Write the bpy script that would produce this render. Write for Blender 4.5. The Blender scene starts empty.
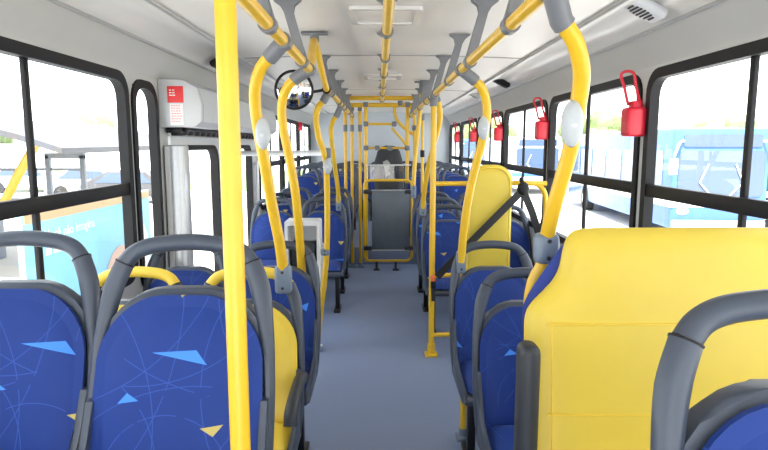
import bpy, bmesh, math, random
from mathutils import Vector, Matrix
random.seed(7)
C = bpy.context.scene.collection
PI = math.pi

# ------------------------------------------------------------------ camera
F_PX, CX, CY = 590.0, 384.0, 225.0
PITCH = math.atan(80 / F_PX)
YAW = math.atan(5 / F_PX)
CAM = Vector((0, 0, 1.5))
FW = Vector((math.sin(YAW) * math.cos(PITCH), math.cos(YAW) * math.cos(PITCH), -math.sin(PITCH)))
RT = Vector((math.cos(YAW), -math.sin(YAW), 0))
UP = RT.cross(FW)


def ray(px, py):
    return RT * ((px - CX) / F_PX) + FW + UP * ((CY - py) / F_PX)


def P(px, py, Y):
    d = ray(px, py)
    return CAM + d * (Y / d.y)


cd = bpy.data.cameras.new('camera')
cam = bpy.data.objects.new('camera', cd)
C.objects.link(cam)
cam.location = CAM
cam.rotation_euler = FW.to_track_quat('-Z', 'Y').to_euler()
cd.sensor_width = 36
cd.lens = F_PX / 768 * 36
cd.clip_start = 0.02
cd.clip_end = 500
bpy.context.scene.camera = cam

# ------------------------------------------------------------------ materials


def lin(c):
    return tuple(((x / 255) / 12.92 if x / 255 <= .04045 else ((x / 255 + .055) / 1.055) ** 2.4) for x in c)


def mat(name, rgb, rough=.5, metal=0, noise=0.06, nscale=30, bump=0, bscale=200, spec=.5):
    m = bpy.data.materials.new(name)
    m.use_nodes = True
    nt = m.node_tree
    b = nt.nodes['Principled BSDF']
    b.inputs['Roughness'].default_value = rough
    b.inputs['Metallic'].default_value = metal
    b.inputs['Specular IOR Level'].default_value = spec
    tc = nt.nodes.new('ShaderNodeTexCoord')
    n = nt.nodes.new('ShaderNodeTexNoise')
    n.inputs['Scale'].default_value = nscale
    n.inputs['Detail'].default_value = 3
    nt.links.new(tc.outputs['Object'], n.inputs['Vector'])
    r = nt.nodes.new('ShaderNodeValToRGB')
    a = tuple(max(0, c * (1 - noise)) for c in rgb)
    z = tuple(min(1, c * (1 + noise)) for c in rgb)
    r.color_ramp.elements[0].color = (*a, 1)
    r.color_ramp.elements[1].color = (*z, 1)
    r.color_ramp.elements[0].position = .3
    r.color_ramp.elements[1].position = .7
    nt.links.new(n.outputs['Fac'], r.inputs['Fac'])
    nt.links.new(r.outputs['Color'], b.inputs['Base Color'])
    if bump:
        n2 = nt.nodes.new('ShaderNodeTexNoise')
        n2.inputs['Scale'].default_value = bscale
        nt.links.new(tc.outputs['Object'], n2.inputs['Vector'])
        bp = nt.nodes.new('ShaderNodeBump')
        bp.inputs['Strength'].default_value = bump
        bp.inputs['Distance'].default_value = .002
        nt.links.new(n2.outputs['Fac'], bp.inputs['Height'])
        nt.links.new(bp.outputs['Normal'], b.inputs['Normal'])
    return m


def glass_mat(name, tint=(.95, .97, .97), refl=.06):
    m = bpy.data.materials.new(name)
    m.use_nodes = True
    nt = m.node_tree
    nt.nodes.remove(nt.nodes['Principled BSDF'])
    out = nt.nodes['Material Output']
    t = nt.nodes.new('ShaderNodeBsdfTransparent')
    t.inputs['Color'].default_value = (*tint, 1)
    g = nt.nodes.new('ShaderNodeBsdfGlossy')
    g.inputs['Roughness'].default_value = .02
    mx = nt.nodes.new('ShaderNodeMixShader')
    mx.inputs['Fac'].default_value = refl
    nt.links.new(t.outputs[0], mx.inputs[1])
    nt.links.new(g.outputs[0], mx.inputs[2])
    nt.links.new(mx.outputs[0], out.inputs['Surface'])
    return m


def fabric_mat(name):
    """blue moquette with thin pale arcs and cyan / yellow darts, laid out in seat coordinates"""
    m = bpy.data.materials.new(name)
    m.use_nodes = True
    nt = m.node_tree
    L = nt.links.new
    b = nt.nodes['Principled BSDF']
    b.inputs['Roughness'].default_value = .62
    b.inputs['Specular IOR Level'].default_value = .3
    b.inputs['Sheen Weight'].default_value = .05

    def N(op, a, c=None, d=None):
        n = nt.nodes.new('ShaderNodeMath')
        n.operation = op
        for i, v in enumerate((a, c, d)):
            if v is None:
                continue
            if isinstance(v, (int, float)):
                n.inputs[i].default_value = v
            else:
                L(v, n.inputs[i])
        return n.outputs[0]
    tc = nt.nodes.new('ShaderNodeTexCoord')
    sp = nt.nodes.new('ShaderNodeSeparateXYZ')
    L(tc.outputs['Object'], sp.inputs[0])
    at = nt.nodes.new('ShaderNodeAttribute')
    at.attribute_type = 'OBJECT'
    at.attribute_name = 'shift'
    sa = nt.nodes.new('ShaderNodeSeparateXYZ')
    L(at.outputs['Vector'], sa.inputs[0])
    u = N('WRAP', N('ADD', sp.outputs[0], sa.outputs[0]), .28, -.28)
    v = N('WRAP', N('ADD', N('ADD', sp.outputs[2], N('MULTIPLY', sp.outputs[1], .3)), sa.outputs[1]), .92, .36)

    def circle(cx, cz, r, w):
        du = N('SUBTRACT', u, cx)
        dv = N('SUBTRACT', v, cz)
        d = N('SQRT', N('ADD', N('MULTIPLY', du, du), N('MULTIPLY', dv, dv)))
        return N('LESS_THAN', N('ABSOLUTE', N('SUBTRACT', d, r)), w)

    def tri(pts):
        (x0, y0), (x1, y1), (x2, y2) = pts
        if (x1 - x0) * (y2 - y0) - (x2 - x0) * (y1 - y0) < 0:
            pts = [pts[0], pts[2], pts[1]]
        res = None
        for i in range(3):
            (ax, ay), (bx, by) = pts[i], pts[(i + 1) % 3]
            # (b-a) x (p-a) > 0
            e = N('SUBTRACT', N('MULTIPLY', N('SUBTRACT', v, ay), bx - ax), N('MULTIPLY', N('SUBTRACT', u, ax), by - ay))
            t = N('GREATER_THAN', e, 0)
            res = t if res is None else N('MULTIPLY', res, t)
        return res
    arcs = [(-.62, .80, .625), (.42, .86, .33), (-.30, .42, .26), (.05, .20, .42), (-.36, 1.02, .46), (.36, .30, .30),
            (.52, .62, .46), (-.10, .98, .36), (.10, .66, .9), (-.55, .50, .50), (.22, 1.2, .62), (-.02, .40, .15)]
    lines = None
    for cx, cz, r in arcs:
        k = circle(cx, cz, r, .0010)
        lines = k if lines is None else N('MAXIMUM', lines, k)
    # broken lines: a slow noise gates where a thread of colour shows
    nz = nt.nodes.new('ShaderNodeTexNoise')
    nz.inputs['Scale'].default_value = 7
    L(tc.outputs['Object'], nz.inputs['Vector'])
    lines = N('MULTIPLY', lines, N('GREATER_THAN', nz.outputs['Fac'], .46))
    cyan = N('MAXIMUM', tri([(-.063, .703), (.045, .709), (.072, .672)]), tri([(-.140, .578), (-.117, .604), (-.088, .585)]))
    cyan = N('MAXIMUM', cyan, tri([(.19, .80), (.235, .82), (.225, .775)]))
    yel = N('MAXIMUM', tri([(-.028, .880), (.028, .880), (.0, .842)]), tri([(.062, .518), (.117, .527), (.093, .498)]))

    def mix(fac, a, c):
        n = nt.nodes.new('ShaderNodeMix')
        n.data_type = 'RGBA'
        L(fac, n.inputs['Factor'])
        if isinstance(a, tuple):
            n.inputs[6].default_value = (*a, 1)
        else:
            L(a, n.inputs[6])
        n.inputs[7].default_value = (*c, 1)
        return n.outputs[2]
    n0 = nt.nodes.new('ShaderNodeTexNoise')
    n0.inputs['Scale'].default_value = 5
    L(tc.outputs['Object'], n0.inputs['Vector'])
    base = mix(n0.outputs['Fac'], BLUE_A, BLUE_B)
    c = mix(N('MULTIPLY', lines, .42), base, (.05, .14, .55))
    c = mix(cyan, c, (.055, .24, .80))
    c = mix(yel, c, (.52, .42, .12))
    L(c, b.inputs['Base Color'])
    n2 = nt.nodes.new('ShaderNodeTexNoise')
    n2.inputs['Scale'].default_value = 700
    L(tc.outputs['Object'], n2.inputs['Vector'])
    bp = nt.nodes.new('ShaderNodeBump')
    bp.inputs['Strength'].default_value = .12
    bp.inputs['Distance'].default_value = .001
    L(n2.outputs['Fac'], bp.inputs['Height'])
    L(bp.outputs['Normal'], b.inputs['Normal'])
    return m


BLUE_A = (.004, .026, .170)
BLUE_B = (.008, .040, .240)
M = {}
M['fabric'] = fabric_mat('blue_moquette')
M['blue_cloth'] = mat('plain_blue_cloth', (.012, .035, .24), .7, bump=.1, bscale=600)
M['yellow_vinyl'] = mat('yellow_vinyl', (.70, .53, .06), .42, noise=.03, nscale=6, bump=.12, bscale=350)
M['yellow_paint'] = mat('yellow_paint', (.77, .475, .025), .28, noise=.04, nscale=20)
M['yellow_plastic'] = mat('yellow_plastic', (.84, .60, .06), .4, noise=.03, nscale=10)
M['shell'] = mat('grey_shell_plastic', (.052, .066, .094), .40, noise=.08, nscale=12, bump=.1, bscale=400)
M['dark_shell'] = mat('dark_shell_plastic', (.022, .026, .034), .5, noise=.08, nscale=12)
M['clamp'] = mat('grey_clamp', (.17, .18, .20), .42, noise=.05)
M['bracket'] = mat('blue_grey_bracket', (.17, .22, .29), .38, noise=.06)
M['ceiling'] = mat('ceiling_laminate', (.70, .68, .655), .38, noise=.025, nscale=2.2)
M['wall'] = mat('wall_laminate', (.53, .54, .535), .45, noise=.025, nscale=3)
M['cove'] = mat('cove_diffuser', (.72, .72, .71), .25, noise=.02, nscale=4)
M['trim'] = mat('grey_trim', (.36, .37, .38), .4)
M['seam'] = mat('seam_grey', (.36, .36, .36), .6)
M['floor'] = mat('blue_grey_vinyl_floor', (.20, .25, .39), .55, noise=.30, nscale=260)
M['rubber'] = mat('black_rubber', (.010, .010, .012), .55, noise=.1, spec=.25)
M['black'] = mat('black_plastic', (.010, .010, .012), .5, noise=.1, spec=.25)
M['black_metal'] = mat('black_metal', (.02, .02, .024), .35, .6)
M['aluminium'] = mat('anodised_aluminium', (.62, .64, .66), .35, .7, noise=.04)
M['white_metal'] = mat('white_metal', (.74, .76, .78), .35, noise=.03)
M['box_grey'] = mat('light_grey_box', (.58, .60, .63), .4, noise=.03, nscale=5)
M['red'] = mat('red_plastic', (.62, .012, .035), .35, noise=.05)
M['red_print'] = mat('red_print', (.75, .035, .04), .5)
M['white_print'] = mat('white_print', (.85, .84, .84), .5)
M['pink_print'] = mat('pink_print', (.75, .36, .38), .5)
M['panel'] = mat('slate_panel', (.125, .150, .180), .4, noise=.08, nscale=8)
M['rear'] = mat('rear_wall_laminate', (.45, .50, .55), .45, noise=.03, nscale=3)
M['chair_cloth'] = mat('charcoal_cloth', (.030, .034, .042), .7)
M['strap'] = mat('black_webbing', (.010, .010, .012), .6, bump=.2, bscale=300)
M['orange'] = mat('orange_plastic', (.75, .16, .04), .4)
M['button'] = mat('pale_button_plastic', (.46, .50, .53), .35)
M['glass'] = glass_mat('window_glass')
M['acrylic'] = glass_mat('acrylic_sheet', (.90, .93, .95), .08)
M['mirror'] = mat('mirror_silver', (.86, .87, .88), .02, 1, noise=0)
M['concrete'] = mat('yard_concrete', (.46, .45, .43), .9, noise=.12, nscale=.5)
M['bus_white'] = mat('bus_white_paint', (.78, .80, .82), .25)
M['bus_blue'] = mat('bus_blue_paint', (.05, .13, .38), .25)
M['bus_glass'] = mat('bus_dark_glass', (.06, .09, .15), .08)
M['tyre'] = mat('tyre', (.02, .02, .02), .8)
M['leaf'] = mat('tree_leaf', (.115, .165, .06), .6, noise=.5, nscale=3)
M['bark'] = mat('tree_bark', (.12, .09, .06), .8)
M['canopy'] = mat('canopy_sheet', (.06, .06, .065), .5, noise=.05)
M['canopy_yellow'] = mat('canopy_yellow_strut', (.72, .44, .05), .4)
M['post_grey'] = mat('grey_post', (.20, .22, .25), .5)
M['poster_blue'] = mat('poster_blue', (.20, .46, .60), .5, noise=.15, nscale=1.5)
M['backdrop_orange'] = mat('backdrop_orange', (.66, .42, .22), .5)
M['poster_skin'] = mat('poster_skin', (.55, .36, .28), .5)
M['poster_pale'] = mat('poster_pale', (.60, .58, .56), .5)
M['grass'] = mat('verge_grass', (.16, .21, .07), .9, noise=.4, nscale=4)

# ------------------------------------------------------------------ mesh helpers


class MB:
    def __init__(s):
        s.bm = bmesh.new()

    def _v(s, p):
        return s.bm.verts.new(p)

    def box(s, c, d, bevel=0, rot=None, seg=2):
        r = bmesh.ops.create_cube(s.bm, size=1)
        vs = r['verts']
        for v in vs:
            v.co = Vector((v.co.x * d[0], v.co.y * d[1], v.co.z * d[2]))
        if bevel:
            es = {e for v in vs for e in v.link_edges}
            rb = bmesh.ops.bevel(s.bm, geom=list(es), offset=bevel, segments=seg, profile=.5, affect='EDGES')
            vs = list({v for f in rb['faces'] for v in f.verts} | {v for v in vs if v.is_valid})
        for v in vs:
            if rot:
                v.co = rot @ v.co
            v.co += Vector(c)
        return s

    def b2(s, lo, hi, bevel=0):
        return s.box([(a + b) / 2 for a, b in zip(lo, hi)], [abs(b - a) for a, b in zip(lo, hi)], bevel)

    def sweep(s, pts, r, n=12, axis=None, rd=None, closed=False, caps=True):
        """tube; with axis the section is an ellipse: r in the plane, rd along axis"""
        pts = [Vector(p) for p in pts]
        k = len(pts)
        rs = r if isinstance(r, (list, tuple)) else [r] * k
        rds = rd if isinstance(rd, (list, tuple)) else [rd] * k
        rings = []
        prev = None
        for i, p in enumerate(pts):
            if closed:
                t = pts[(i + 1) % k] - pts[(i - 1) % k]
            else:
                t = pts[min(i + 1, k - 1)] - pts[max(i - 1, 0)]
            t.normalize()
            if axis is not None:
                dv = Vector(axis)
                dv = (dv - t * dv.dot(t)).normalized()
                nv = t.cross(dv).normalized()
            else:
                if prev is None:
                    a = Vector((0, 0, 1)) if abs(t.z) < .9 else Vector((1, 0, 0))
                    nv = (a - t * a.dot(t)).normalized()
                else:
                    nv = (prev - t * prev.dot(t)).normalized()
                prev = nv
                dv = t.cross(nv)
            rr = rs[i]
            r2 = rds[i] if rds[i] is not None else rr
            rings.append([s._v(p + nv * math.cos(2 * PI * j / n) * rr + dv * math.sin(2 * PI * j / n) * r2) for j in range(n)])
        m = k if closed else k - 1
        for i in range(m):
            a, b = rings[i], rings[(i + 1) % k]
            for j in range(n):
                s.bm.faces.new((a[j], a[(j + 1) % n], b[(j + 1) % n], b[j]))
        if caps and not closed:
            s.bm.faces.new(rings[0][::-1])
            s.bm.faces.new(rings[-1])
        return s

    def prism(s, outline, f0, f1, bevel=0):
        """outline: list of 2D; f0/f1 map (u,v) to 3D for the two caps"""
        a = [s._v(f0(*p)) for p in outline]
        b = [s._v(f1(*p)) for p in outline]
        n = len(a)
        fa = s.bm.faces.new(a[::-1])
        fb = s.bm.faces.new(b)
        for i in range(n):
            s.bm.faces.new((a[i], a[(i + 1) % n], b[(i + 1) % n], b[i]))
        if bevel:
            es = list(set(fa.edges) | set(fb.edges))
            bmesh.ops.bevel(s.bm, geom=es, offset=bevel, segments=2, profile=.5, affect='EDGES')
        return s

    def ring(s, outer, inner, f0, f1):
        n = len(outer)
        o0 = [s._v(f0(*p)) for p in outer]
        o1 = [s._v(f1(*p)) for p in outer]
        i0 = [s._v(f0(*p)) for p in inner]
        i1 = [s._v(f1(*p)) for p in inner]
        for i in range(n):
            j = (i + 1) % n
            s.bm.faces.new((o0[i], o0[j], i0[j], i0[i]))
            s.bm.faces.new((o1[j], o1[i], i1[i], i1[j]))
            s.bm.faces.new((o0[j], o0[i], o1[i], o1[j]))
            s.bm.faces.new((i0[i], i0[j], i1[j], i1[i]))
        return s

    def pillow(s, outline, center, fmap, bulge, back, rings=7, p=3.0):
        """outline 2D loop (star-shaped around center), puffed to the front by bulge; fmap(u,v,d)"""
        n = len(outline)
        cu, cv = center
        prev = None
        cen = s._v(fmap(cu, cv, bulge))
        for k in range(1, rings + 1):
            t = (k / rings) ** .7
            d = bulge * (1 - t ** p)
            cur = [s._v(fmap(cu + (u - cu) * t, cv + (v - cv) * t, d)) for u, v in outline]
            for j in range(n):
                if prev is None:
                    s.bm.faces.new((cen, cur[j], cur[(j + 1) % n]))
                else:
                    s.bm.faces.new((prev[j], cur[j], cur[(j + 1) % n], prev[(j + 1) % n]))
            prev = cur
        bk = [s._v(fmap(u, v, -back)) for u, v in outline]
        for j in range(n):
            s.bm.faces.new((prev[j], bk[j], bk[(j + 1) % n], prev[(j + 1) % n]))
        s.bm.faces.new(bk)
        return s

    def ball(s, c, r, sub=2, scale=(1, 1, 1), jit=0):
        rr = bmesh.ops.create_icosphere(s.bm, subdivisions=sub, radius=1)
        for v in rr['verts']:
            k = 1 + random.uniform(-jit, jit)
            v.co = Vector((v.co.x * r * scale[0] * k, v.co.y * r * scale[1] * k, v.co.z * r * scale[2] * k)) + Vector(c)
        return s

    def obj(s, name, material, parent=None, loc=None, smooth=True, ang=40):
        bmesh.ops.recalc_face_normals(s.bm, faces=s.bm.faces)
        me = bpy.data.meshes.new(name)
        s.bm.to_mesh(me)
        s.bm.free()
        if smooth:
            me.shade_smooth()
            me.set_sharp_from_angle(angle=math.radians(ang))
        me.materials.append(M[material])
        o = bpy.data.objects.new(name, me)
        C.objects.link(o)
        if parent:
            o.parent = parent
        if loc:
            o.location = loc
        return o


def smooth_path(pts, per=8, closed=False):
    pts = [Vector(p) for p in pts]
    n = len(pts)
    out = []
    segs = n if closed else n - 1
    for i in range(segs):
        p1, p2 = pts[i], pts[(i + 1) % n]
        p0 = pts[(i - 1) % n] if closed or i > 0 else p1 * 2 - p2
        p3 = pts[(i + 2) % n] if closed or i + 2 < n else p2 * 2 - p1
        for k in range(per):
            t = k / per
            out.append(.5 * (2 * p1 + (p2 - p0) * t + (2 * p0 - 5 * p1 + 4 * p2 - p3) * t * t + (3 * p1 - p0 - 3 * p2 + p3) * t ** 3))
    if not closed:
        out.append(pts[-1])
    return out


def rrect(u0, v0, u1, v1, r, n=6):
    if not isinstance(r, (list, tuple)):
        r = [r] * 4
    out = []
    for (cu, cv, a0, rr) in ((u1 - r[0], v0 + r[0], -PI / 2, r[0]), (u1 - r[1], v1 - r[1], 0, r[1]),
                             (u0 + r[2], v1 - r[2], PI / 2, r[2]), (u0 + r[3], v0 + r[3], PI, r[3])):
        for k in range(n + 1):
            a = a0 + PI / 2 * k / n
            out.append((cu + rr * math.cos(a), cv + rr * math.sin(a)))
    return out


def empty(name, loc=(0, 0, 0), rz=0):
    o = bpy.data.objects.new(name, None)
    C.objects.link(o)
    o.location = loc
    o.rotation_euler = (0, 0, rz)
    o.empty_display_size = .1
    return o


def tag(o, label, cat, group=None):
    o['label'] = label
    o['category'] = cat
    if group:
        o['group'] = group
    return o


def thing(name, label, cat, loc=(0, 0, 0), rz=0, group=None):
    return tag(empty(name, loc, rz), label, cat, group)


def struct(o):
    o['kind'] = 'structure'
    return o


def copy_tree(o, parent=None):
    c = o.copy()
    C.objects.link(c)
    if parent:
        c.parent = parent
    for ch in list(o.children):
        copy_tree(ch, c)
    return c


# ------------------------------------------------------------------ dimensions
XL, XR = -1.235, 1.285          # inner wall faces
XM = .03
ZC = 2.07                        # ceiling
Y0, YB = -2.3, 10.85
RAIL_L, RAIL_R, RAIL_Z = -.315, .375, 1.84
STEP_Y, STEP_Z = 7.35, .22
PLAT = .268

# ------------------------------------------------------------------ setting: shell
b = MB()
b.b2((XL - .1, Y0, -.12), (XR + .1, YB + .1, 0))
struct(b.obj('floor', 'floor', smooth=False))
b = MB()
b.b2((XL + .002, STEP_Y, 0), (XR - .002, YB, STEP_Z), .006)
struct(b.obj('floor_rear_platform', 'floor'))
b = MB()
b.b2((XL + .002, .55, 0), (-.285, 1.83, PLAT), .012)
struct(b.obj('floor_platform_left', 'floor'))
b = MB()
b.b2((.395, .15, 0), (XR - .002, 1.80, PLAT + .022), .012)
struct(b.obj('floor_platform_right', 'floor'))
# ceiling slab with a shallow crown
b = MB()
xs = [XM + (i / 16 * 2 - 1) * .92 for i in range(17)]
prof = [(x, ZC + .02 * (1 - ((x - XM) / .92) ** 2)) for x in xs]
outl = prof + [(xs[-1] + .5, ZC + .01), (xs[-1] + .5, ZC + .15), (xs[0] - .5, ZC + .15), (xs[0] - .5, ZC + .01)]
b.prism(outl, lambda u, v: (u, Y0, v), lambda u, v: (u, YB + .1, v))
struct(b.obj('ceiling', 'ceiling', ang=30))
for i, y in enumerate((1.62, 4.02, 6.42, 8.82)):
    b = MB()
    pf = [(x, z - .004) for x, z in prof]
    b.prism(pf + [(x, z + .004) for x, z in prof[::-1]], lambda u, v, y=y: (u, y - .006, v), lambda u, v, y=y: (u, y + .006, v))
    struct(b.obj(f'trim_{i+1}', 'seam'))
# coves: the long rounded channel between ceiling and wall
for k, (sd, nm) in enumerate(((-1, 'left'), (1, 'right'))):
    X = lambda h: XM + sd * h
    pts = [(X(.925), ZC + .012), (X(.93), ZC - .012), (X(.945), ZC - .018), (X(1.0), ZC - .004), (X(1.06), ZC - .002), (X(1.11), ZC - .012),
           (X(1.145), ZC - .032), (X(1.165), ZC - .055), (X(1.17), ZC - .07), (X(1.185), ZC - .068), (X(1.2), ZC + .03), (X(.93), ZC + .03)]
    b = MB()
    b.prism(pts, lambda u, v: (u, Y0, v), lambda u, v: (u, YB, v))
    struct(b.obj(f'trim_cove_{nm}', 'cove', ang=50))
    b = MB()
    b.sweep([(X(.93), Y0, ZC - .014), (X(.93), YB, ZC - .014)], .007, 8)
    b.sweep([(X(1.172), Y0, ZC - .068), (X(1.172), YB, ZC - .068)], .009, 8)
    struct(b.obj(f'trim_edge_{nm}', 'trim'))

WZ0, WZ1 = .82, 1.85             # gasket outer
GW = .046
Pn = [1.27, 2.89, 4.51, 6.13, 7.75, 9.37, 10.80]


def side_wall(name, x, sd, openings, mat_name):
    """openings: (y0, y1, z0, z1); wall of thickness .06 with an inclined upper panel"""
    b = MB()
    xo = x + sd * .03
    zt = 1.87
    ys = Y0
    for (a, c, z0, z1) in sorted(openings):
        if a > ys:
            b.b2((x, ys, -.12), (xo, a, zt))
        if z0 > -.1:
            b.b2((x, a, -.12), (xo, c, z0))
        b.b2((x, a, z1), (xo, c, zt))
        ys = c
    b.b2((x, ys, -.12), (xo, YB, zt))
    xi = XM + sd * 1.175
    pts = [(x, zt - .005), (x - sd * .012, zt + .03), (xi + sd * .02, ZC - .09), (xi, ZC - .06), (xi + sd * .05, ZC + .03), (xo + sd * .02, ZC + .03), (xo, zt)]
    b.prism(pts, lambda u, v: (u, Y0, v), lambda u, v: (u, YB, v))
    return struct(b.obj(name, mat_name, ang=25))


OP = .030   # opening inset from gasket outer
right_w = [(-1.97, -.35), (-.35, Pn[0])] + [(Pn[i], Pn[i + 1]) for i in range(6)]
right_w = [(a + .03, c - .03) for a, c in right_w]
left_w = [(-1.94, -.36), (-.32, 1.26), (1.32, 2.96), (6.10, 7.60), (7.66, 9.16), (9.22, 10.72)]
narrow = (3.00, 3.34, .72, 1.835)
DOOR = (3.50, 5.92, -.13, 1.58)
side_wall('wall_right', XR, 1, [(a + OP, c - OP, WZ0 + OP, WZ1 - OP) for a, c in right_w], 'wall')
side_wall('wall_left', XL, -1, [(a + OP, c - OP, WZ0 + OP, WZ1 - OP) for a, c in left_w] +
          [(narrow[0] + .03, narrow[1] - .03, narrow[2] + .03, narrow[3] - .03), DOOR], 'wall')
b = MB()
b.b2((XL - .06, YB, -.12), (XR + .06, YB + .08, ZC + .1))
struct(b.obj('wall_rear', 'rear', smooth=False))
b = MB()
b.b2((XL + .05, YB - .05, 1.10), (XR - .05, YB - .001, 1.16), .01)
struct(b.obj('trim_rear_ledge', 'panel'))

wn = 0


def window(x, sd, y0, y1, z0, z1, r=.11, gw=GW, bars=True, vert=True):
    global wn
    wn += 1
    out = rrect(y0, z0, y1, z1, r)
    inn = rrect(y0 + gw, z0 + gw, y1 - gw, z1 - gw, max(.02, r - gw * .6))
    b = MB()
    b.ring(out, inn, lambda u, v: (x - sd * .012, u, v), lambda u, v: (x + sd * .034, u, v))
    fr = struct(b.obj(f'window_{wn}', 'rubber', ang=30))
    fr['label'] = 'bus side window in a black rubber frame'
    xg = x + sd * .012
    zb = 1.285
    ym = (y0 + y1) / 2
    if bars:
        b = MB()
        b.b2((x - sd * .006, y0 + gw - .005, zb - .03), (x + sd * .022, y1 - gw + .005, zb + .03), .005)
        b.obj('window_crossbar', 'black', fr)
        if vert:
            for (za, zz) in ((z0 + gw, zb - .03), (zb + .03, z1 - gw)):
                b = MB()
                b.b2((x + sd * .003, ym - .014, za - .004), (x + sd * .021, ym + .014, zz + .004), .003)
                b.obj('window_mullion', 'black', fr)
        panes = [(y0 + gw - .01, ym, zb, z1 - gw + .01), (ym, y1 - gw + .01, zb, z1 - gw + .01), (y0 + gw - .01, y1 - gw + .01, z0 + gw - .01, zb)]
    else:
        panes = [(y0 + gw - .01, y1 - gw + .01, z0 + gw - .01, z1 - gw + .01)]
    for (a, c, d, e) in panes:
        b = MB()
        vs = [b._v(p) for p in ((xg, a, d), (xg, c, d), (xg, c, e), (xg, a, e))]
        b.bm.faces.new(vs)
        b.obj('window_pane', 'glass', fr, smooth=False)
    return fr


for a, c in right_w:
    window(XR, 1, a, c, WZ0, WZ1)
for a, c in left_w:
    window(XL, -1, a, c, WZ0, WZ1)
window(XL, -1, narrow[0], narrow[1], narrow[2], narrow[3], r=.12, gw=.042, bars=False)

# door in the left wall: two glazed leaves
dr = struct(empty('door_1', (0, 0, 0)))
ymid = (DOOR[0] + DOOR[1]) / 2
for (a, c) in ((DOOR[0] + .03, ymid - .005), (ymid + .005, DOOR[1] - .03)):
    b = MB()
    out = rrect(a, -.1, c, 1.555, .01)
    ins = rrect(a + .16, .25, c - .16, 1.50, .13)
    # give both loops the same number of points
    b.ring(out, ins, lambda u, v: (XL + .005, u, v), lambda u, v: (XL - .04, u, v))
    lf = b.obj('door_leaf', 'white_metal', dr, ang=30)
    b = MB()
    b.ring(ins, rrect(a + .195, .285, c - .195, 1.465, .10), lambda u, v: (XL + .014, u, v), lambda u, v: (XL - .045, u, v))
    b.obj('gasket', 'rubber', lf, ang=30)
    b = MB()
    b.bm.faces.new([b._v(p) for p in ((XL - .02, a + .19, .28), (XL - .02, c - .19, .28), (XL - .02, c - .19, 1.47), (XL - .02, a + .19, 1.47))])
    b.obj('door_glass', 'glass', lf, smooth=False)
    b = MB()
    b.sweep([(XL + .05, c - .10, .75), (XL + .05, c - .10, 1.35)], .014, 10)
    b.sweep([(XL + .05, c - .10, .78), (XL - .01, c - .10, .78)], .011, 8)
    b.sweep([(XL + .05, c - .10, 1.32), (XL - .01, c - .10, 1.32)], .011, 8)
    b.obj('door_handle', 'aluminium', lf)
b = MB()
b.b2((XL - .055, DOOR[0], 1.552), (XL + .03, DOOR[1], 1.60), .006)
b.obj('top_rail', 'aluminium', dr)

# door post beside the front edge of the door
t = thing('door_post', 'silver grey upright post between the narrow window and the door', 'post', (XL + .07, 3.46, 0))
b = MB()
b.b2((-.068, -.05, 0), (.050, .05, 1.50), .012)
b.obj('post_cover', 'aluminium', t)
b = MB()
b.b2((.02, -.062, 0), (.045, -.05, 1.49), .004)
b.b2((-.06, -.058, 0), (-.03, -.05, 1.49), .004)
b.obj('edge_strip', 'white_metal', t)
t = thing('door_post', 'white slim upright post at the far edge of the door', 'post', (XL, 5.93, 0))
b = MB()
b.b2((-.028, -.035, 0), (.006, .035, 1.55), .004)
b.obj('post_cover', 'white_metal', t)

# header box with the door machinery
t = thing('door_header_box', 'light grey box over the door with red and white stickers', 'box', (XL, 3.37, 1.60))
ho = [(0, .0), (.20, .0), (.235, .03), (.24, .13), (.215, .22), (.14, .262), (0, .265)]
b = MB()
b.prism(ho, lambda u, v: (u + .002, .05, v), lambda u, v: (u + .002, 2.46, v), .012)
b.obj('cover', 'box_grey', t, ang=30)
b = MB()
b.prism([(u * 1.0, v) for u, v in ho], lambda u, v: (u + .002, 0, v), lambda u, v: (u + .002, .045, v), .01)
b.obj('end_cap', 'box_grey', t, ang=30)
b = MB()
b.prism([(u * .985 + .002, v * .985 + .002) for u, v in ho], lambda u, v: (u, .043, v), lambda u, v: (u, .052, v))
b.obj('joint', 'black', t, ang=30)
b = MB()
b.b2((.055, -.004, .135), (.143, .001, .225), .001)
st = b.obj('red_sticker', 'red_print', t)
st['label'] = 'red square sticker with white lettering'
b = MB()
for k, w in enumerate((.026, .03, .034)):
    for q in range(2):
        b.b2((.066 + q * .018, -.0055, .203 - k * .014 - .003), (.066 + q * .018 + w * .45, -.0045, .203 - k * .014 + .003))
b.obj('lettering', 'white_print', st, smooth=False)
b = MB()
b.b2((.066, -.004, .012), (.140, .001, .130), .001)
st = b.obj('white_sticker', 'white_print', t)
st['label'] = 'white sticker with rows of red lettering'
b = MB()
rr = random.Random(3)
for k in range(7):
    z = .118 - k * .0145
    x = .074
    while x < .125:
        w = rr.uniform(.006, .014)
        b.b2((x, -.0055, z - .003), (min(x + w, .133), -.0045, z + .003))
        x += w + .004
b.obj('lettering', 'pink_print', st, smooth=False)
b = MB()
b.b2((.01, .08, -.03), (.10, 2.44, -.001), .005)
for k in range(18):
    b.b2((.02, .12 + k * .125, -.046), (.11, .17 + k * .125, -.01), .008)
b.sweep([(.125, .1, -.012), (.125, 2.42, -.012)], .008, 8)
b.obj('chain_mechanism', 'black_metal', t)

# ------------------------------------------------------------------ seats
TILT = .30


def by(z):
    return (z - .9) * TILT


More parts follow.
